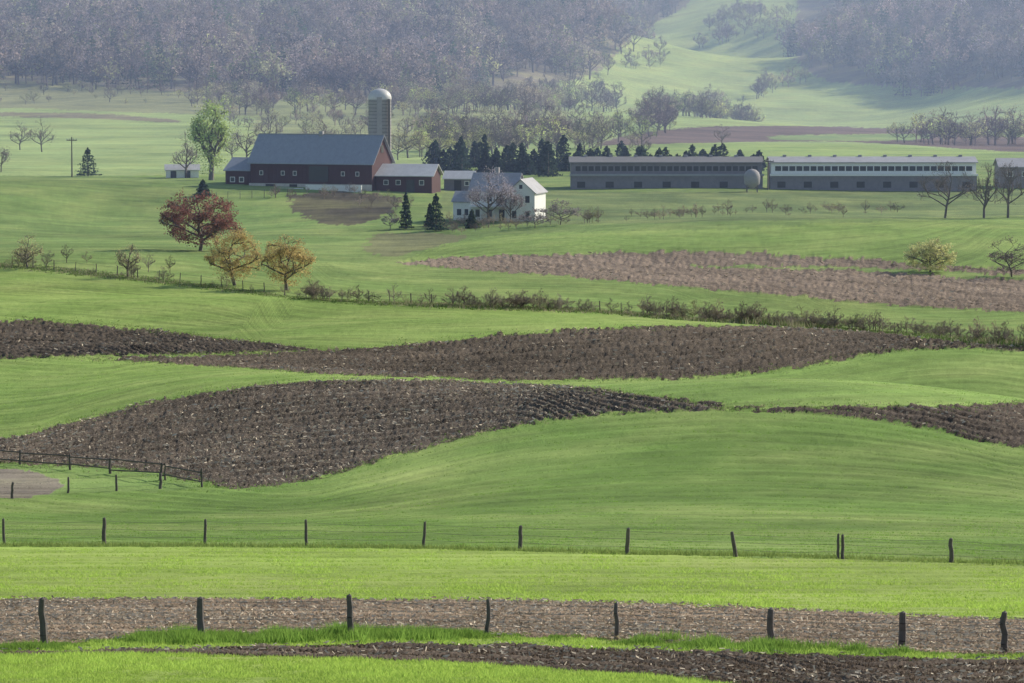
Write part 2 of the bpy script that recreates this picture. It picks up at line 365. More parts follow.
# soil clods
n=300000
q=rng.uniform(0,1,n); y=1/(1/90+(1/560-1/90)*q); x=rng.uniform(-0.14,0.14,n)*y
c,s,rw,_=classify(x,y);k=(s>0.5)&(rng.uniform(size=n)<0.5);x,y,c=x[k],y[k],c[k]
nn=len(x);sz=(0.02+y*0.0002)*rng.uniform(0.5,1.5,nn)
base=np.array([[1,0,0],[-.5,.87,0],[-.5,-.87,0],[0.1,0,1.0]])
V=(base[None]*rng.uniform(0.6,1.3,(nn,4,3))*sz[:,None,None]); ang=rng.uniform(0,6.28,nn);ca,sa=np.cos(ang)[:,None],np.sin(ang)[:,None]
V=np.stack([V[...,0]*ca-V[...,1]*sa,V[...,0]*sa+V[...,1]*ca,V[...,2]],-1)+np.stack([x,y,H(x,y)],1)[:,None,:]
F=(np.array([[0,1,3],[1,2,3],[2,0,3]])[None]+(np.arange(nn)*4)[:,None,None]).reshape(-1,3)
new_obj('soil_clods',make_mesh('soil_clods',V.reshape(-1,3),F,M_straw,np.repeat(c*rng.uniform(0.6,1.3,(nn,1)),4,axis=0)))

# ------------------------------------------------------------------ fences
def fence(name,posts,wires=3,rails=0,rad=0.09,wr=0.006):
    P=cast([(p[0],p[1]) for p in posts]);o=empty(name,(P[0][0],P[0][1],float(H(P[0][0],P[0][1]))))
    O=np.array(o.location);tops=[]
    for i,(p,(x,y)) in enumerate(zip(posts,P)):
        h=p[2]*y/FPX; z=float(H(x,y)); lean=np.array([p[3]*y/FPX if len(p)>3 else rng.normal()*0.04*h,rng.normal()*0.04*h,0])
        b=np.array([x,y,z-0.3])-O;t=np.array([x,y,z+h])-O+lean
        r0=rad*rng.uniform(0.7,1.25)
        k=np.linspace(0,1,6);pts=b+(t-b)*k[:,None]+rng.normal(size=(6,3))*0.016
        rr=r0*np.array([1.1,1.0,0.95,0.9,0.88,0.75])
        V,F=tubes(pts[:-1],pts[1:],rr[:-1],rr[1:],8)
        nV=len(V);V=np.vstack([V,pts[-1]+np.array([0.02,0,0.05])])
        me=bpy.data.meshes.new('post');me.from_pydata([tuple(map(float,v)) for v in V],[],[tuple(map(int,f)) for f in F]+[(nV-8+j,nV-8+(j+1)%8,nV) for j in range(8)]);me.materials.append(M_post)
        new_obj('post_%d'%(i+1),me,o);tops.append((b+np.array([0,0,.3]),t))
    segs0=[];segs1=[]
    for (b0,t0),(b1,t1) in zip(tops[:-1],tops[1:]):
        for k in range(wires):
            f=0.3+0.6*k/max(wires-1,1);A=b0+(t0-b0)*f;B=b1+(t1-b1)*f;sag=rng.uniform(0.02,0.09)
            M=(A+B)/2-np.array([0,0,sag]);segs0+=[A,M];segs1+=[M,B]
    if wires and segs0:
        V,F=tubes(segs0,segs1,[wr]*len(segs0),[wr]*len(segs0),4)
        new_obj('wire',make_mesh('wire',V,F,M_wire),o)
    if rails:
        s0=[];s1=[]
        for (b0,t0),(b1,t1) in zip(tops[:-1],tops[1:]):
            for k in range(rails):
                f=0.35+0.55*k/max(rails-1,1);s0.append(b0+(t0-b0)*f+[0,-.08,rng.normal()*.05]);s1.append(b1+(t1-b1)*f+[0,-.08,rng.normal()*.06])
        V,F=tubes(s0,s1,[0.05]*len(s0),[0.045]*len(s0),5);new_obj('rail',make_mesh('rail',V,F,M_post),o)
    return o
fence('wooden_post_fence',[(-95,648,46),(45,647,48,-3),(202,641,44),(352,640,45),(487,637,38),(617,639,36),(770,644,35),(902,648,36),(1005,652,40),(1130,658,40)],4,wr=0.005)
fence('wooden_post_fence',[(5,545,26),(104,545,27),(205,545,26),(307,546,26),(423,548,26,2),(520,550,25),(627,554,26),(737,557,25,-5),(838,559,25),(842,559,24,1),(951,563,25),(1060,567,25)],3,rad=0.085,wr=0.006)
fence('rail_fence',[(-60,460,15),(-20,462,15),(20,465,15),(70,470,15),(110,474,16),(160,480,17),(165,480,16),(202,487,19)],1,2)
fence('rail_fence',[(-40,500,18),(12,498,16),(68,493,16),(117,491,16),(160,489,16),(202,487,18)],2,0)
hlx=np.array(HL)
fence('pasture_fence',[(float(x),float(np.interp(x,hlx[:,0],hlx[:,1]))-1,10) for x in range(-30,1060,21)],2,0,0.07,0.012)

# ------------------------------------------------------------------ trees
def skeleton(rg,levels=4,kids=3,spread=0.75,up=0.25,r0=0.05):
    S=[]
    def grow(p,d,l,r,lev):
        mid=p+d*l*0.5+rg.normal(size=3)*l*0.04; d2=d+rg.normal(size=3)*0.12;d2/=np.linalg.norm(d2); e=mid+d2*l*0.5
        S.append((p,mid,r,r*0.85,lev));S.append((mid,e,r*0.85,r*0.65,lev))
        if lev<levels:
            nk=kids+(lev==0)*4;ph=rg.uniform(0,6.28)
            for k in range(nk):
                t=1.0 if k==0 else (0.35+0.6*k/nk+rg.uniform(-.05,.05) if lev==0 else rg.uniform(0.4,1.0))
                st=p+(mid-p)*(t*2) if t<0.5 else mid+(e-mid)*(t*2-1)
                if lev==0:
                    an=ph+2.4*k;nd=np.array([math.cos(an)*spread,math.sin(an)*spread,rg.uniform(0.45,0.9)])
                    if k==0: nd=np.array([0.1,0.05,1.0])
                    ll=l*(0.75 if k==0 else rg.uniform(0.6,0.8)*(1.25-0.5*t))
                else:
                    nd=d2+rg.normal(size=3)*spread*0.8+np.array([0,0,up]);ll=l*rg.uniform(0.5,0.8)
                nd/=np.linalg.norm(nd)
                grow(st,nd,ll,r*0.55,lev+1)
    grow(np.zeros(3),np.array([0,0,1.0]),0.5,r0,0)
    return S
def fit(S,h,wd,rg=None):
    P0=np.array([a[0] for a in S]);P1=np.array([a[1] for a in S]);R0=np.array([a[2] for a in S]);R1=np.array([a[3] for a in S]);L=np.array([a[4] for a in S])
    xy=P1[L>=2][:,:2];cen=(np.percentile(xy,8,axis=0)+np.percentile(xy,92,axis=0))/2;rx=(np.percentile(xy,92,axis=0)-np.percentile(xy,8,axis=0))/2
    zt=np.percentile(P1[:,2],99)
    cz=0.56*h;rz=0.46*h;ph=rg.uniform(0,6.28,3) if rg is not None else np.zeros(3)
    for P in (P0,P1):
        P[:,:2]-=cen*np.clip(P[:,2:3]/zt*2,0,1)
        P[:,0]*=wd/2/rx[0];P[:,1]*=wd/2/rx[1];P[:,2]*=h/zt
        # keep limbs inside a lobed, domed crown outline
        q=(P-np.array([0,0,cz]))/np.array([wd/2,wd/2,rz]);n=np.linalg.norm(q,axis=1)
        an=np.arctan2(q[:,1],q[:,0]);el=np.arctan2(q[:,2],np.hypot(q[:,0],q[:,1]))
        lim=0.97+0.07*np.sin(3*an+ph[0]+2*el)+0.07*np.sin(5*an+4*el+ph[1])+0.05*np.sin(9*an-7*el+ph[2])
        out=(n>lim)&(np.hypot(P[:,0],P[:,1])>0.08*wd)
        P[out]=(q[out]/n[out][:,None]*lim[out][:,None])*np.array([wd/2,wd/2,rz])+np.array([0,0,cz])
    P0[0,2]-=0.3
    return P0,P1,R0,R1,L
def tree(name,u,v,hpx,wpx,colr,nl=2500,ls=0.16,levels=4,kids=3,seed=1,up=0.25,spread=0.75,fuzz=0.05,tr=0.035,fill=0.0,base=0.16):
    rg=np.random.default_rng(seed)
    x,y=cast([(u,v)])[0];z=float(H(x,y));s=y/FPX;h=hpx*s;wd=wpx*s
    P0,P1,R0,R1,L=fit(skeleton(rg,levels,kids,spread,up),h*0.97,wd*0.95,rg)
    R0=np.maximum(R0*h*tr/0.05,0.02*min(1,s/0.1));R1=np.maximum(R1*h*tr/0.05,0.018*min(1,s/0.1))
    o=empty(name,(x,y,z),0)
    V,F=tubes(P0,P1,R0,R1,5);new_obj('trunk_and_limbs',make_mesh('trunk_and_limbs',V,F,M_bark,smooth_=True),o)
    if nl:
        tips=P1[L>=levels-1]
        if fill:
            m=110;d=rg.normal(size=(m,3));d/=np.linalg.norm(d,axis=1)[:,None];d*=(rg.uniform(0.25,1,m)**0.45)[:,None]
            zc=(1+base)/2*h;E=d*np.array([wd/2*.95,wd/2*.95,(1-base)/2*h*.96])+np.array([0,0,zc])
            rep=max(1,int(len(tips)*fill/m));tips=np.vstack([tips,np.repeat(E,rep,axis=0)+rg.normal(size=(m*rep,3))*0.04*h])
        cl=rg.uniform(0.6,1.4,len(tips));i=rg.integers(0,len(tips),nl)
        C=tips[i]+rg.normal(size=(nl,3))*fuzz*h*np.array([1,1,0.8]);C[:,2]=np.maximum(C[:,2],0.08*h)
        V,F=leaves(C,ls,rg);cc=np.array(colr)[None]*(cl[i]*rg.uniform(0.7,1.3,nl))[:,None]
        new_obj('crown',make_mesh('crown',V,F,M_leaf,np.repeat(np.clip(cc,0,1),4,axis=0)),o)
    return o
RED=(0.27,0.135,0.115);ORG=(0.54,0.42,0.20);YEL=(0.56,0.56,0.28);LIM=(0.40,0.50,0.21);TW=(0.29,0.25,0.26)
tree('red_maple_tree',200,251,59,80,RED,10500,0.15,4,3,3,up=0.05,fuzz=0.03,fill=2.2,base=0.06)
tree('budding_tree',235,285,56,56,ORG,8500,0.10,4,3,4,up=0.15,fuzz=0.03,fill=2.0,base=0.08)
tree('budding_tree',287,290,54,54,ORG,8200,0.10,4,3,5,up=0.15,fuzz=0.03,fill=2.0,base=0.08)
tree('flowering_bush',930,272,34,52,YEL,6500,0.12,3,4,6,up=0.1,fuzz=0.05,fill=2.5,base=-0.05)
tree('poplar_tree',211,180,82,38,LIM,5200,0.22,4,3,7,up=0.45,fuzz=0.03,fill=1.6,base=0.04)
tree('young_tree',28,268,34,30,(0.47,0.43,0.25),1600,0.08,4,3,8,fill=.5)
tree('young_tree',128,277,34,26,(0.47,0.43,0.27),1300,0.08,4,3,9,fill=.5)
for k,(u,v,h,w_,nl) in enumerate([(945,218,58,58,900),(984,218,58,30,500),(1008,218,60,34,500),(1060,216,60,50,300),(1012,277,40,50,1100)]):
    tree('bare_tree',u,v,h,w_,(0.28,0.22,0.2),nl,0.08,5,3,20+k,tr=0.024)
for k,(u,v,h,w_,nl,c) in enumerate([(320,160,46,40,1600,TW),(248,165,44,34,1600,TW),(186,178,48,26,1100,TW),(408,158,44,36,1400,(0.34,0.3,0.2)),(268,150,40,30,900,TW),(398,160,30,34,900,(0.34,0.32,0.2)),
    (489,224,54,50,4200,(0.42,0.38,0.43)),(510,223,38,28,1500,(0.32,0.28,0.3)),(473,160,34,40,1400,(0.42,0.45,0.2)),(440,160,32,36,1400,(0.48,0.5,0.22)),(560,225,26,44,1200,TW),(20,150,30,24,700,TW),(42,152,34,26,700,TW),(390,230,18,18,350,TW),(612,184,26,26,500,TW),(722,145,22,18,500,TW),
    (340,158,36,30,900,TW),(430,150,34,34,1000,(0.44,0.47,0.22)),(535,228,20,34,700,TW),(1,172,28,20,500,TW),(232,162,30,22,600,TW),(362,150,30,26,700,TW),(588,160,34,30,900,TW),(640,160,28,26,700,TW)]):
    tree('bare_tree',u,v,h,w_,c,nl,0.11,4,3,40+k,tr=0.024)
def conifer_geo(rg,h,r,n,ls,power=0.9):
    t=rg.uniform(0.03,1,n)**1.25; whorl=np.round(t*12)/12+rg.normal(size=n)*0.02
    zz=np.clip(whorl,0.04,1)*h; R=r*(1-zz/h)**power+0.03*h*0.3
    a=rg.uniform(0,6.283,n);lob=1+0.2*np.sin(np.round(t*12)*2.4)+0.2*np.sin(a*3+np.round(t*12)*1.7)
    rad=R*lob*np.sqrt(rg.uniform(0.15,1,n))
    C=np.stack([np.cos(a)*rad,np.sin(a)*rad,zz-0.25*rad],1);C[:,2]=np.maximum(C[:,2],0.05*h)
    return leaves(C,ls,rg,0.45)
def conifer(name,u,v,hpx,wpx,colr,seed,n=1500):
    rg=np.random.default_rng(seed);x,y=cast([(u,v)])[0];z=float(H(x,y));s=y/FPX;h=hpx*s;r=wpx*s/2
    o=empty(name,(x,y,z));V,F=tubes([[0,0,-.3],[0,0,h*.5]],[[0,0,h*.5],[0,0,h*.97]],[0.03*h,0.02*h],[0.02*h,0.004*h],6)
    new_obj('trunk',make_mesh('trunk',V,F,M_bark),o)
    V,F=conifer_geo(rg,h,r,n,0.2,0.7);cc=np.array(colr)*rg.uniform(0.5,1.5,(n,1));new_obj('needles',make_mesh('needles',V,F,M_leaf,np.repeat(cc,4,axis=0)),o)
conifer('evergreen_tree',406,229,36,14,(0.04,0.07,0.045),1);conifer('evergreen_tree',436,231,37,20,(0.03,0.06,0.04),2);conifer('evergreen_tree',88,176,28,24,(0.04,0.07,0.045),3);conifer('evergreen_tree',430,226,22,12,(0.04,0.065,0.04),4)
conifer('evergreen_tree',203,196,16,18,(0.05,0.08,0.05),5);conifer('evergreen_tree',472,228,18,14,(0.06,0.09,0.05),6)
# pine windbreak behind the farmyard
Vs=[];Fs=[];Cs=[];off=0
rg=np.random.default_rng(99)
o=empty('pine_tree_row');TP0=[];TP1=[]
us=np.concatenate([np.linspace(432,566,34),np.linspace(566,758,36)])
for u in us:
    x,y=cast([(u+rg.normal()*4,171+rg.normal()*3)])[0];s=y/FPX
    h=(rg.uniform(15,35) if u<565 else rg.uniform(13,28))*s;r=rg.uniform(6,13)*s
    V,F=conifer_geo(rg,h,r,460,0.40,0.6);z=float(H(x,y));V=V+np.array([x,y,z])
    Vs.append(V);Fs.append(F+off);off+=len(V);Cs.append(np.repeat(np.array([[0.036,0.056,0.044]])*rg.uniform(0.7,1.5)*rg.uniform(0.5,1.5,(460,1)),4,axis=0));TP0.append([x,y,z-.3]);TP1.append([x,y,z+h*.9])
new_obj('needles',make_mesh('needles',np.vstack(Vs),np.vstack(Fs),M_leaf,np.vstack(Cs)),o)
V,F=tubes(TP0,TP1,[0.2]*len(TP0),[0.03]*len(TP0),5);new_obj('trunks',make_mesh('trunks',V,F,M_bark),o)

# ------------------------------------------------------------------ instanced woodland
def proto_coll(name,specs,mat,twig=(0.26,0.23,0.24),rmin=0.05):
    c=bpy.data.collections.new(name)
    for k,(h,w_,levels,kids,nl,ls,colr,fz,fill) in enumerate(specs):
        rg=np.random.default_rng(500+k)
        if levels==0:
            V,F=tubes([[0,0,-1]],[[0,0,h*.9]],[.25],[.05],4);cb=np.tile(np.array([[0.12,0.1,0.09]]),(len(V),1))
            V2,F2=conifer_geo(rg,h,w_/2,nl,ls,0.7);cc=np.array(colr)[None]*rg.uniform(0.5,1.5,(nl,1))
        else:
            P0,P1,R0,R1,L=fit(skeleton(rg,levels,kids,0.7,0.3),h,w_,rg);P0[0,2]-=.7
            V,F=tubes(P0,P1,np.maximum(R0*h*0.5,rmin),np.maximum(R1*h*0.5,rmin*.8),4)
            cb=np.tile(np.array([twig]),(len(V),1))
            tips=P1[L>=levels-1]
            m=int(fill);d=rg.normal(size=(m,3));d/=np.linalg.norm(d,axis=1)[:,None]+1e-9;d*=(rg.uniform(0.3,1,m)**0.5)[:,None]
            if m: tips=np.vstack([tips,d*np.array([w_/2*.9,w_/2*.9,.42*h])+np.array([0,0,.56*h])])
            cl=rg.uniform(0.5,1.5,len(tips));i=rg.integers(0,len(tips),nl)
            C=tips[i]+rg.normal(size=(nl,3))*fz*h;C[:,2]=np.maximum(C[:,2],0.1*h)
            V2,F2=leaves(C,ls,rg,0.4);cc=np.array(colr)[None]*(cl[i]*rg.uniform(0.7,1.3,nl))[:,None]
        V=np.vstack([V,V2]);F=np.vstack([F,F2+len(cb)]);cols=np.vstack([cb,np.repeat(cc,4,axis=0)])
        ob=bpy.data.objects.new('woodland_tree_variant',make_mesh('woodland_tree_variant',V,F,mat,np.clip(cols,0,1)));c.objects.link(ob)
    return c
def scatter_gn(name,x,y,scale,coll):
    me=bpy.data.meshes.new(name);P=np.stack([x,y,H(x,y)],1).astype(np.float32)
    me.vertices.add(len(P));me.vertices.foreach_set('co',P.ravel());a=me.attributes.new('sc','FLOAT','POINT');a.data.foreach_set('value',scale.astype(np.float32));me.update()
    o=new_obj(name,me);ng=bpy.data.node_groups.new(name+'_nodes','GeometryNodeTree')
    ng.interface.new_socket('Geometry',in_out='INPUT',socket_type='NodeSocketGeometry');ng.interface.new_socket('Geometry',in_out='OUTPUT',socket_type='NodeSocketGeometry')
    gi=ng.nodes.new('NodeGroupInput');go=ng.nodes.new('NodeGroupOutput');ip=ng.nodes.new('GeometryNodeInstanceOnPoints')
    ci=ng.nodes.new('GeometryNodeCollectionInfo');ci.inputs['Collection'].default_value=coll;ci.inputs['Separate Children'].default_value=True;ci.inputs['Reset Children'].default_value=True
    ri=ng.nodes.new('FunctionNodeRandomValue');ri.data_type='INT';ri.inputs[4].default_value=0;ri.inputs[5].default_value=len(coll.objects)-1
    rr=ng.nodes.new('FunctionNodeRandomValue');rr.data_type='FLOAT_VECTOR';rr.inputs[0].default_value=(0,0,0);rr.inputs[1].default_value=(0,0,6.283)
    na=ng.nodes.new('GeometryNodeInputNamedAttribute');na.data_type='FLOAT';na.inputs[0].default_value='sc'
    L=ng.links.new;L(gi.outputs[0],ip.inputs['Points']);L(ci.outputs[0],ip.inputs['Instance']);ip.inputs['Pick Instance'].default_value=True
    L(ri.outputs[2],ip.inputs['Instance Index']);L(rr.outputs[0],ip.inputs['Rotation']);L(na.outputs[0],ip.inputs['Scale']);L(ip.outputs[0],go.inputs[0])
    md=o.modifiers.new('scatter','NODES');md.node_group=ng;return o
C_forest=proto_coll('forest_trees',[(16,13,2,3,300,0.55,(0.38,0.33,0.34),0.04,14),(18,14,2,3,320,0.6,(0.30,0.26,0.27),0.04,16),(14,13,2,3,300,0.55,(0.36,0.40,0.25),0.05,14),(17,12,3,2,300,0.45,(0.48,0.42,0.45),0.045,10),(15,15,2,3,340,0.55,(0.24,0.22,0.20),0.045,16),(17,14,2,3,320,0.55,(0.34,0.30,0.32),0.04,14),(15,9,0,0,300,0.55,(0.11,0.15,0.10),0.0,0)],M_forest)
C_dist=proto_coll('hedgerow_trees',[(12,9,4,3,420,0.22,(0.40,0.35,0.37),0.04,0),(13,9,4,3,380,0.22,(0.36,0.32,0.33),0.04,0),(10,9,3,3,460,0.28,(0.46,0.54,0.27),0.05,16),(12,10,3,3,460,0.26,(0.42,0.40,0.35),0.05,12),(9,9,3,3,500,0.28,(0.50,0.54,0.31),0.05,20)],M_forest,rmin=0.06)
C_scrub=proto_coll('hedge_shrubs',[(3,2.6,4,3,120,0.05,(0.40,0.36,0.28),0.05,0),(2.2,3,4,3,160,0.05,(0.42,0.40,0.26),0.05,0),(3.4,2.2,4,3,90,0.05,(0.42,0.37,0.28),0.05,0)],M_forest,twig=(0.34,0.30,0.26),rmin=0.012)
def poly_scatter(polys,area_each):
    X_=[];Y_=[]
    for P in polys:
        x0,y0=P.min(0);x1,y1=P.max(0);n=int((x1-x0)*(y1-y0)/area_each)
        x=rng.uniform(x0,x1,n);y=rng.uniform(y0,y1,n);k=inpoly(x+vnoise(x*.03,y*.01,5)*40,y+vnoise(x*.02,y*.01,6)*60,P);X_.append(x[k]);Y_.append(y[k])
    return np.concatenate(X_),np.concatenate(Y_)
PF1=cast([(-160,-45),(60,-45),(250,-45),(450,-45),(690,-45),(685,0),(645,28),(600,55),(570,76),(500,92),(420,100),(300,98),(200,95),(120,88),(0,85),(-160,85)])
PF2=cast([(820,-45),(1000,-45),(1184,-45),(1184,86),(1024,85),(900,83),(835,80),(800,62),(800,42),(830,15)])
x,y=poly_scatter([PF1,PF2],95);k=np.abs(x)<0.16*y;x,y=x[k],y[k]
scatter_gn('forest',x,y,rng.uniform(0.6,1.35,len(x)),C_forest)
PM=[cast([(595,148),(640,132),(700,114),(760,92),(795,72),(812,82),(760,104),(700,126),(650,142),(610,152)]),
    cast([(700,20),(760,12),(800,22),(790,42),(740,44),(690,42)]),
    cast([(875,141),(900,138),(1030,138),(1030,146),(960,146)]),
    cast([(420,138),(500,136),(600,138),(580,158),(480,160),(420,158)]),
    cast([(590,60),(650,45),(665,50),(620,78),(590,86)])]
x,y=poly_scatter(PM,90);scatter_gn('distant_tree_clumps',x,y,rng.uniform(0.45,1.0,len(x)),C_dist)
PM=[cast([(200,98),(300,104),(420,104),(560,90),(610,80),(620,92),(560,114),(430,124),(300,118),(200,108)])]
x,y=poly_scatter(PM,170);scatter_gn('woodland_edge_trees',x,y,rng.uniform(0.5,1.0,len(x)),C_dist)
PS=[cast([(0,84),(130,88),(260,98),(260,112),(120,108),(0,100)]),cast([(230,115),(420,118),(600,105),(600,135),(430,142),(230,132)])]
x,y=poly_scatter(PS,280);scatter_gn('distant_scrub',x,y,rng.uniform(0.2,0.6,len(x)),C_dist)
x,y=along(HL,680,1.0);k=rng.uniform(size=len(x))<np.clip(0.5+vnoise(x*0.08,0*x,81)*1.8,0.08,1)*np.where(x>-25,1,0.35);x,y=x[k],y[k]
scatter_gn('hedgerow_shrubs',x,y,rng.uniform(0.25,0.85,len(x)),C_scrub)
x,y=along([(0,262),(60,262),(200,275)],20,1.5);x2,y2=along([(440,228),(520,226),(700,216),(880,212)],110,6);x3,y3=along([(280,200),(340,196),(400,210)],34,5)
scatter_gn('pasture_shrubs',np.concatenate([x,x2,x3]),np.concatenate([y,y2,y3]),rng.uniform(0.3,0.9,len(x)+len(x2)+len(x3)),C_scrub)

# ------------------------------------------------------------------ buildings
def poly(name,V,F,mat,parent):
    me=bpy.data.meshes.new(name);me.from_pydata([tuple(map(float,v)) for v in V],[],F);me.materials.append(mat);return new_obj(name,me,parent)
BF=[(0,1,2,3),(7,6,5,4),(0,4,5,1),(1,5,6,2),(2,6,7,3),(3,7,4,0)]
def boxv(x0,x1,y0,y1,z0,z1): return [(x0,y0,z0),(x0,y1,z0),(x1,y1,z0),(x1,y0,z0),(x0,y0,z1),(x0,y1,z1),(x1,y1,z1),(x1,y0,z1)]
def boxes(name,L,mat,parent):
    V=[];F=[]
    for b in L:
        o=len(V);V+=boxv(*b);F+=[tuple(i+o for i in f) for f in BF]
    return poly(name,V,F,mat,parent)
def gable(parent,name,x0,x1,y0,y1,h,rise,wall,roof,ov=0.4,th=0.18,axis='x',z0=-1.5):
    """walls (with gable triangles) and an overhanging two-slope roof"""
    if axis=='x':
        ym=(y0+y1)/2
        V=[(x0,y0,z0),(x1,y0,z0),(x1,y1,z0),(x0,y1,z0),(x0,y0,h),(x1,y0,h),(x1,y1,h),(x0,y1,h),(x0,ym,h+rise),(x1,ym,h+rise)]
        F=[(0,1,5,4),(2,3,7,6),(1,2,6,9,5),(3,0,4,8,7)]
        k=rise/(ym-y0);d=ov*k
        R=[]
        for (ya,za,yb,zb) in ((y0-ov,h-d,ym,h+rise),(y1+ov,h-d,ym,h+rise)):
            R.append([(x0-ov,ya,za+.02),(x1+ov,ya,za+.02),(x1+ov,yb,zb+.02),(x0-ov,yb,zb+.02),(x0-ov,ya,za+th),(x1+ov,ya,za+th),(x1+ov,yb,zb+th),(x0-ov,yb,zb+th)])
    else:
        xm=(x0+x1)/2
        V=[(x0,y0,z0),(x1,y0,z0),(x1,y1,z0),(x0,y1,z0),(x0,y0,h),(x1,y0,h),(x1,y1,h),(x0,y1,h),(xm,y0,h+rise),(xm,y1,h+rise)]
        F=[(0,1,5,8,4),(2,3,7,9,6),(1,2,6,5),(3,0,4,7)]
        k=rise/(xm-x0);d=ov*k
        R=[]
        for (xa,za,xb,zb) in ((x0-ov,h-d,xm,h+rise),(x1+ov,h-d,xm,h+rise)):
            R.append([(xa,y0-ov,za+.02),(xa,y1+ov,za+.02),(xb,y1+ov,zb+.02),(xb,y0-ov,zb+.02),(xa,y0-ov,za+th),(xa,y1+ov,za+th),(xb,y1+ov,zb+th),(xb,y0-ov,zb+th)])
    poly(name+'_walls',V,F,wall,parent)
    RV=[];RF=[]
    for r_ in R:
        o=len(RV);RV+=r_;RF+=[tuple(i+o for i in f) for f in BF]
    poly(name+'_roof',RV,RF,roof,parent)
def windows(parent,name,L,front_y,frame=None,glass=None,fr=0.12):
    """list of (xc,zc,w,h) on a wall facing -y"""
    frame=frame or M_white;glass=glass or M_glass
    boxes(name+'_frames',[b for (x,z,w_,h) in L for b in ((x-w_/2-fr,x+w_/2+fr,front_y-.06,front_y+.02,z+h/2,z+h/2+fr),(x-w_/2-fr,x+w_/2+fr,front_y-.08,front_y+.02,z-h/2-fr,z-h/2),(x-w_/2-fr,x-w_/2,front_y-.05,front_y+.02,z-h/2,z+h/2),(x+w_/2,x+w_/2+fr,front_y-.05,front_y+.02,z-h/2,z+h/2))],frame,parent)
    boxes(name+'_panes',[(x-w_/2,x+w_/2,front_y-.02,front_y+.03,z-h/2,z+h/2) for (x,z,w_,h) in L],glass,parent)
def site(name,u,v,yaw):
    x,y=cast([(u,v)])[0];o=empty(name,(x,y,float(H(x,y))),math.radians(yaw));return o,y/FPX
# red barn (origin = front right corner of main block)
o,s=site('red_barn',372,191,-20)
gable(o,'main',-25.3,0,0,10.5,5.4,5.0,M_red,M_roof,0.5)
gable(o,'wing',-31.0,-25.8,1.0,9.5,3.6,2.2,M_red,M_roof,0.35)
boxes('foundation',[(-25.5,-0.0,-0.25,-0.02,-1.5,1.2)],M_stone,o)
boxes('doors',[(-13,-9,-.12,-.03,1.6,4.6),(-22,-20,-.3,-.26,-0.5,1.1),(-17,-15.4,-.3,-.26,-0.5,1.1),(-6,-4,-.3,-.26,-.5,1.1)],M_dark,o)
windows(o,'upper',[(-23,3.2,.6,.7),(-18.5,3.2,.6,.7),(-16,3.2,.6,.7),(-6,3.2,.6,.7),(-3,3.2,.6,.7)],0,fr=.08)
windows(o,'wing',[(-29.5,1.8,.8,.8),(-27.6,1.8,.8,.8)],1.0)
boxes('board_battens',[(-25.2+k*0.9-.03,-25.2+k*0.9+.03,-.024,-.001,1.25,5.35) for k in range(1,28) if not -13.1<-25.2+k*.9<-8.9],M_red,o)
boxes('roof_ridge_cap',[(-25.7,.4,5.15,5.35,10.55,10.68)],M_conc,o)
boxes('cupola',[(-13.0,-12.2,4.85,5.65,10.2,11.2)],M_conc,o)
boxes('gable_louvre',[(0.01,0.08,4.6,5.9,7.2,8.6)],M_dark,o)
boxes('barnyard_wall',[(-12,-.5,-4.2,-3.9,-2,1.2),(-26,-13,-3.2,-2.9,-2,0.5)],M_white,o)
# attached milking shed
o,s=site('milking_shed',374,191,-12)
gable(o,'shed',0,11.0,1.5,9,3.0,1.9,M_red,M_lroof,0.5)
windows(o,'shed',[(2,1.6,.8,.8),(4.4,1.6,.8,.8),(9,1.6,.8,.8)],1.5,fr=.08)
boxes('door',[(6,7.6,1.4,1.47,-.3,2.1)],M_dark,o)
# silo
def lathe(name,prof,mat,parent,n=32,smooth_=True):
    V=[];F=[]
    for (rr,z) in prof:
        for j in range(n):
            a=2*math.pi*j/n;V.append((rr*math.cos(a),rr*math.sin(a),z))
    for k in range(len(prof)-1):
        for j in range(n): F.append((k*n+j,k*n+(j+1)%n,(k+1)*n+(j+1)%n,(k+1)*n+j))
    ob=poly(name,V,F,mat,parent)
    for p in ob.data.polygons:p.use_smooth=smooth_
    return ob
o,s=site('silo',380,183,0)
r=11.3*s;hh=84*s
lathe('silo_body',[(r,-1),(r,hh)],M_conc,o)
lathe('dome',[(r*1.04,hh-.1),(r*1.04,hh+.15)]+[(r*1.04*math.cos(a),hh+.15+r*.85*math.sin(a)) for a in np.linspace(0.1,1.55,8)],M_lroof,o)
for k in range(24):
    z=0.6+k*(hh-1)/23;lathe('hoop_%d'%(k+1),[(r+.0,z-.05),(r+.05,z-.04),(r+.05,z+.04),(r,z+.05)],M_wire,o,32)
boxes('unloading_chute',[(-.5,.5,-r-.75,-r+.1,0,hh+.4)],M_conc,o)
boxes('ladder_cage',[(r*.72,r*.72+.5,-r*.9,-r*.9+.4,0,hh)],M_wire,o)
# small sheds
o,s=site('farm_shed',444,190,-8);gable(o,'shed',0,5.6,0,5,2.2,1.3,M_block,M_lroof,0.3);boxes('door',[(2,3.4,-.08,-.02,-.2,1.9)],M_dark,o);windows(o,'shed',[(4.5,1.3,.7,.7)],0)
o,s=site('farm_shed',166,178,5);gable(o,'shed',0,7,0,4,1.7,1.0,M_white,M_lroof,0.3);boxes('door',[(1,2.2,-.08,-.02,-.2,1.5),(4,5.2,-.08,-.02,-.2,1.5)],M_dark,o)
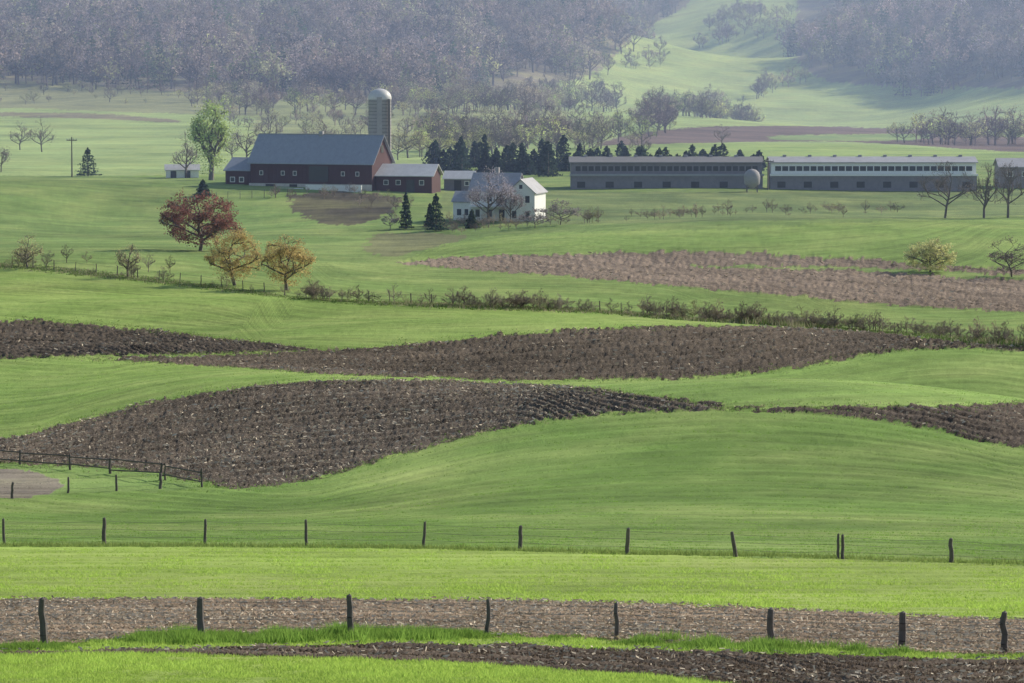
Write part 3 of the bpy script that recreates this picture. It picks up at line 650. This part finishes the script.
# white farmhouse
o,s=site('white_farmhouse',470,221,-14)
gable(o,'main',0,8.2,0,7.5,5.4,2.9,M_white,M_groof,0.35)
gable(o,'gable_wing',7.2,12.2,-1.8,6.5,5.2,2.2,M_white,M_groof,0.35,axis='y')
gable(o,'side_wing',-3.4,-0.02,1.2,6.5,3.4,1.6,M_white,M_groof,0.3)
windows(o,'main',[(1.4,1.4,.8,1.3),(3.6,1.4,.8,1.3),(1.4,4.1,.8,1.2),(3.6,4.1,.8,1.2),(5.8,4.1,.8,1.2)],0)
windows(o,'gable_wing',[(8.5,1.3,.8,1.3),(10.9,1.3,.8,1.3),(8.5,4.0,.8,1.2),(10.9,4.0,.8,1.2),(9.7,6.2,.6,.7)],-1.8)
windows(o,'side_wing',[(-2.3,1.5,.8,1.1),(-.9,1.5,.8,1.1)],1.2)
boxes('front_door',[(5.3,6.3,-.08,-.02,-.1,2.1)],M_dark,o)
boxes('porch',[(0.2,7.0,-2.0,-.1,2.55,2.72),(0.2,.36,-2,-1.84,-.5,2.55),(2.4,2.56,-2,-1.84,-.5,2.55),(4.7,4.86,-2,-1.84,-.5,2.55),(6.84,7.0,-2,-1.84,-.5,2.55),(0.2,7.0,-2.0,-.1,-.8,-.1)],M_white,o)
boxes('chimney',[(3.6,4.4,3.3,4.1,7.2,9.4)],M_conc,o)
# long poultry barns
def longbarn(name,u0,u1,v,wallh,wallm,roofm,lower,yaw,nwin,band,rise=0.9,ww=1.0):
    o,s=site(name,u0,v,yaw);L=(u1-u0)*s/math.cos(math.radians(yaw))
    gable(o,'barn',0,L,0,11,wallh,rise,wallm,roofm,0.4)
    windows(o,'barn',[(1.4+k*(L-2.8)/(nwin-1),wallh-1.15,ww,.95) for k in range(nwin)],0,wallm,M_dark,.06)
    boxes('lower_wall',[(-.1,L+.1,-.9,-.12,-2,wallh-2.6)],lower,o)
    boxes('ledge_roof',[(-.3,L+.3,-1.3,-.10,wallh-2.59,wallh-2.2)],band,o)
    nd=max(3,int(L/5));boxes('lower_openings',[(2+k*(L-4)/(nd-1)-.8,2+k*(L-4)/(nd-1)+.8,-.96,-.905,.3,1.5) for k in range(nd)],M_dark,o)
    nv=int(L/5);boxes('roof_vents',[(3+k*5-.35,3+k*5+.35,5.2,5.8,wallh+rise-.1,wallh+rise+.5) for k in range(nv)],M_conc,o)
longbarn('poultry_barn',571,762,189,5.2,M_block,M_sh,M_block,0,28,M_groof)
longbarn('poultry_barn',771,976,189,5.2,M_white,M_groof,M_block,0,28,M_white,ww=1.2)
boxo,s=site('poultry_barn',1000,188,0);gable(boxo,'barn',0,14,0,10,4.2,1.5,M_block,M_groof,.4);windows(boxo,'barn',[(2,2.8,1,.8),(5,2.8,1,.8),(8,2.8,1,.8),(11,2.8,1,.8)],0)
o,s=site('feed_bin',752,192,0)
lathe('bin_body',[(.3,.6),(1.5,1.6),(1.6,3.0),(1.35,3.8),(.8,4.3),(.1,4.5)],M_conc,o,20);boxes('legs',[(sx*1.0-.07,sx*1.0+.07,sy*1.0-.07,sy*1.0+.07,-.5,1.4) for sx in(-1,1) for sy in (-1,1)],M_wire,o)
# utility poles
for (u,v,hp) in ((72,177,40),(768,190,32)):
    o,s=site('utility_pole',u,v,0);h=hp*s
    V,F=tubes([[0,0,-.5]],[[0,0,h]],[.17],[.12],8);new_obj('pole',make_mesh('pole',V,F,M_post),o)
    boxes('crossarm',[(-1.1,1.1,-.2,-.1,h-.8,h-.6)],M_post,o);boxes('insulators',[(q-.06,q+.06,-.2,-.08,h-.6,h-.35) for q in (-1,-.4,.4,1)],M_conc,o)
fence('barnyard_fence',[(u,196+abs(u-300)*0.05,8) for u in range(180,300,12)],2,0,0.07)

# ------------------------------------------------------------------ haze (real scattering air over the valley)
V=boxv(-1500,1500,560,4600,-60,300)
me=bpy.data.meshes.new('valley_haze');me.from_pydata(V,[],BF)
m,nt=mat_new('haze_air');vs=N(nt,'ShaderNodeVolumeScatter');vs.inputs['Color'].default_value=(0.42,0.57,1,1);vs.inputs['Density'].default_value=3.5e-4;vs.inputs['Anisotropy'].default_value=0.45
oo=N(nt,'ShaderNodeOutputMaterial');nt.links.new(vs.outputs[0],oo.inputs['Volume']);me.materials.append(m);new_obj('valley_haze',me)

# ------------------------------------------------------------------ light, sky, camera
AZ=math.radians(56);EL=math.radians(30)
S=Vector((math.sin(AZ)*math.cos(EL),math.cos(AZ)*math.cos(EL),math.sin(EL)))
sd=bpy.data.lights.new('sun','SUN');sd.energy=5.0;sd.angle=math.radians(0.5);sd.color=(1,0.94,0.84)
so=new_obj('sun',sd);so.rotation_euler=S.to_track_quat('Z','Y').to_euler();so.location=(200,200,300)
w_=bpy.data.worlds.new('World');scene.world=w_;w_.use_nodes=True;nt=w_.node_tree;nt.nodes.clear()
sk=N(nt,'ShaderNodeTexSky');sk.sky_type='NISHITA';sk.sun_disc=False;sk.sun_elevation=EL;sk.sun_rotation=AZ
bg=N(nt,'ShaderNodeBackground');bg.inputs[1].default_value=0.14;nt.links.new(sk.outputs[0],bg.inputs[0])
wo=N(nt,'ShaderNodeOutputWorld');nt.links.new(bg.outputs[0],wo.inputs[0])
cd=bpy.data.cameras.new('camera');cd.sensor_width=36;cd.lens=FPX*36/1024;cd.clip_start=1;cd.clip_end=12000
co=new_obj('camera',cd);co.location=(0,0,CAMZ);co.rotation_euler=(math.pi/2-PITCH,0,0);scene.camera=co
scene.view_settings.view_transform='Standard';scene.view_settings.look='None';scene.view_settings.exposure=0
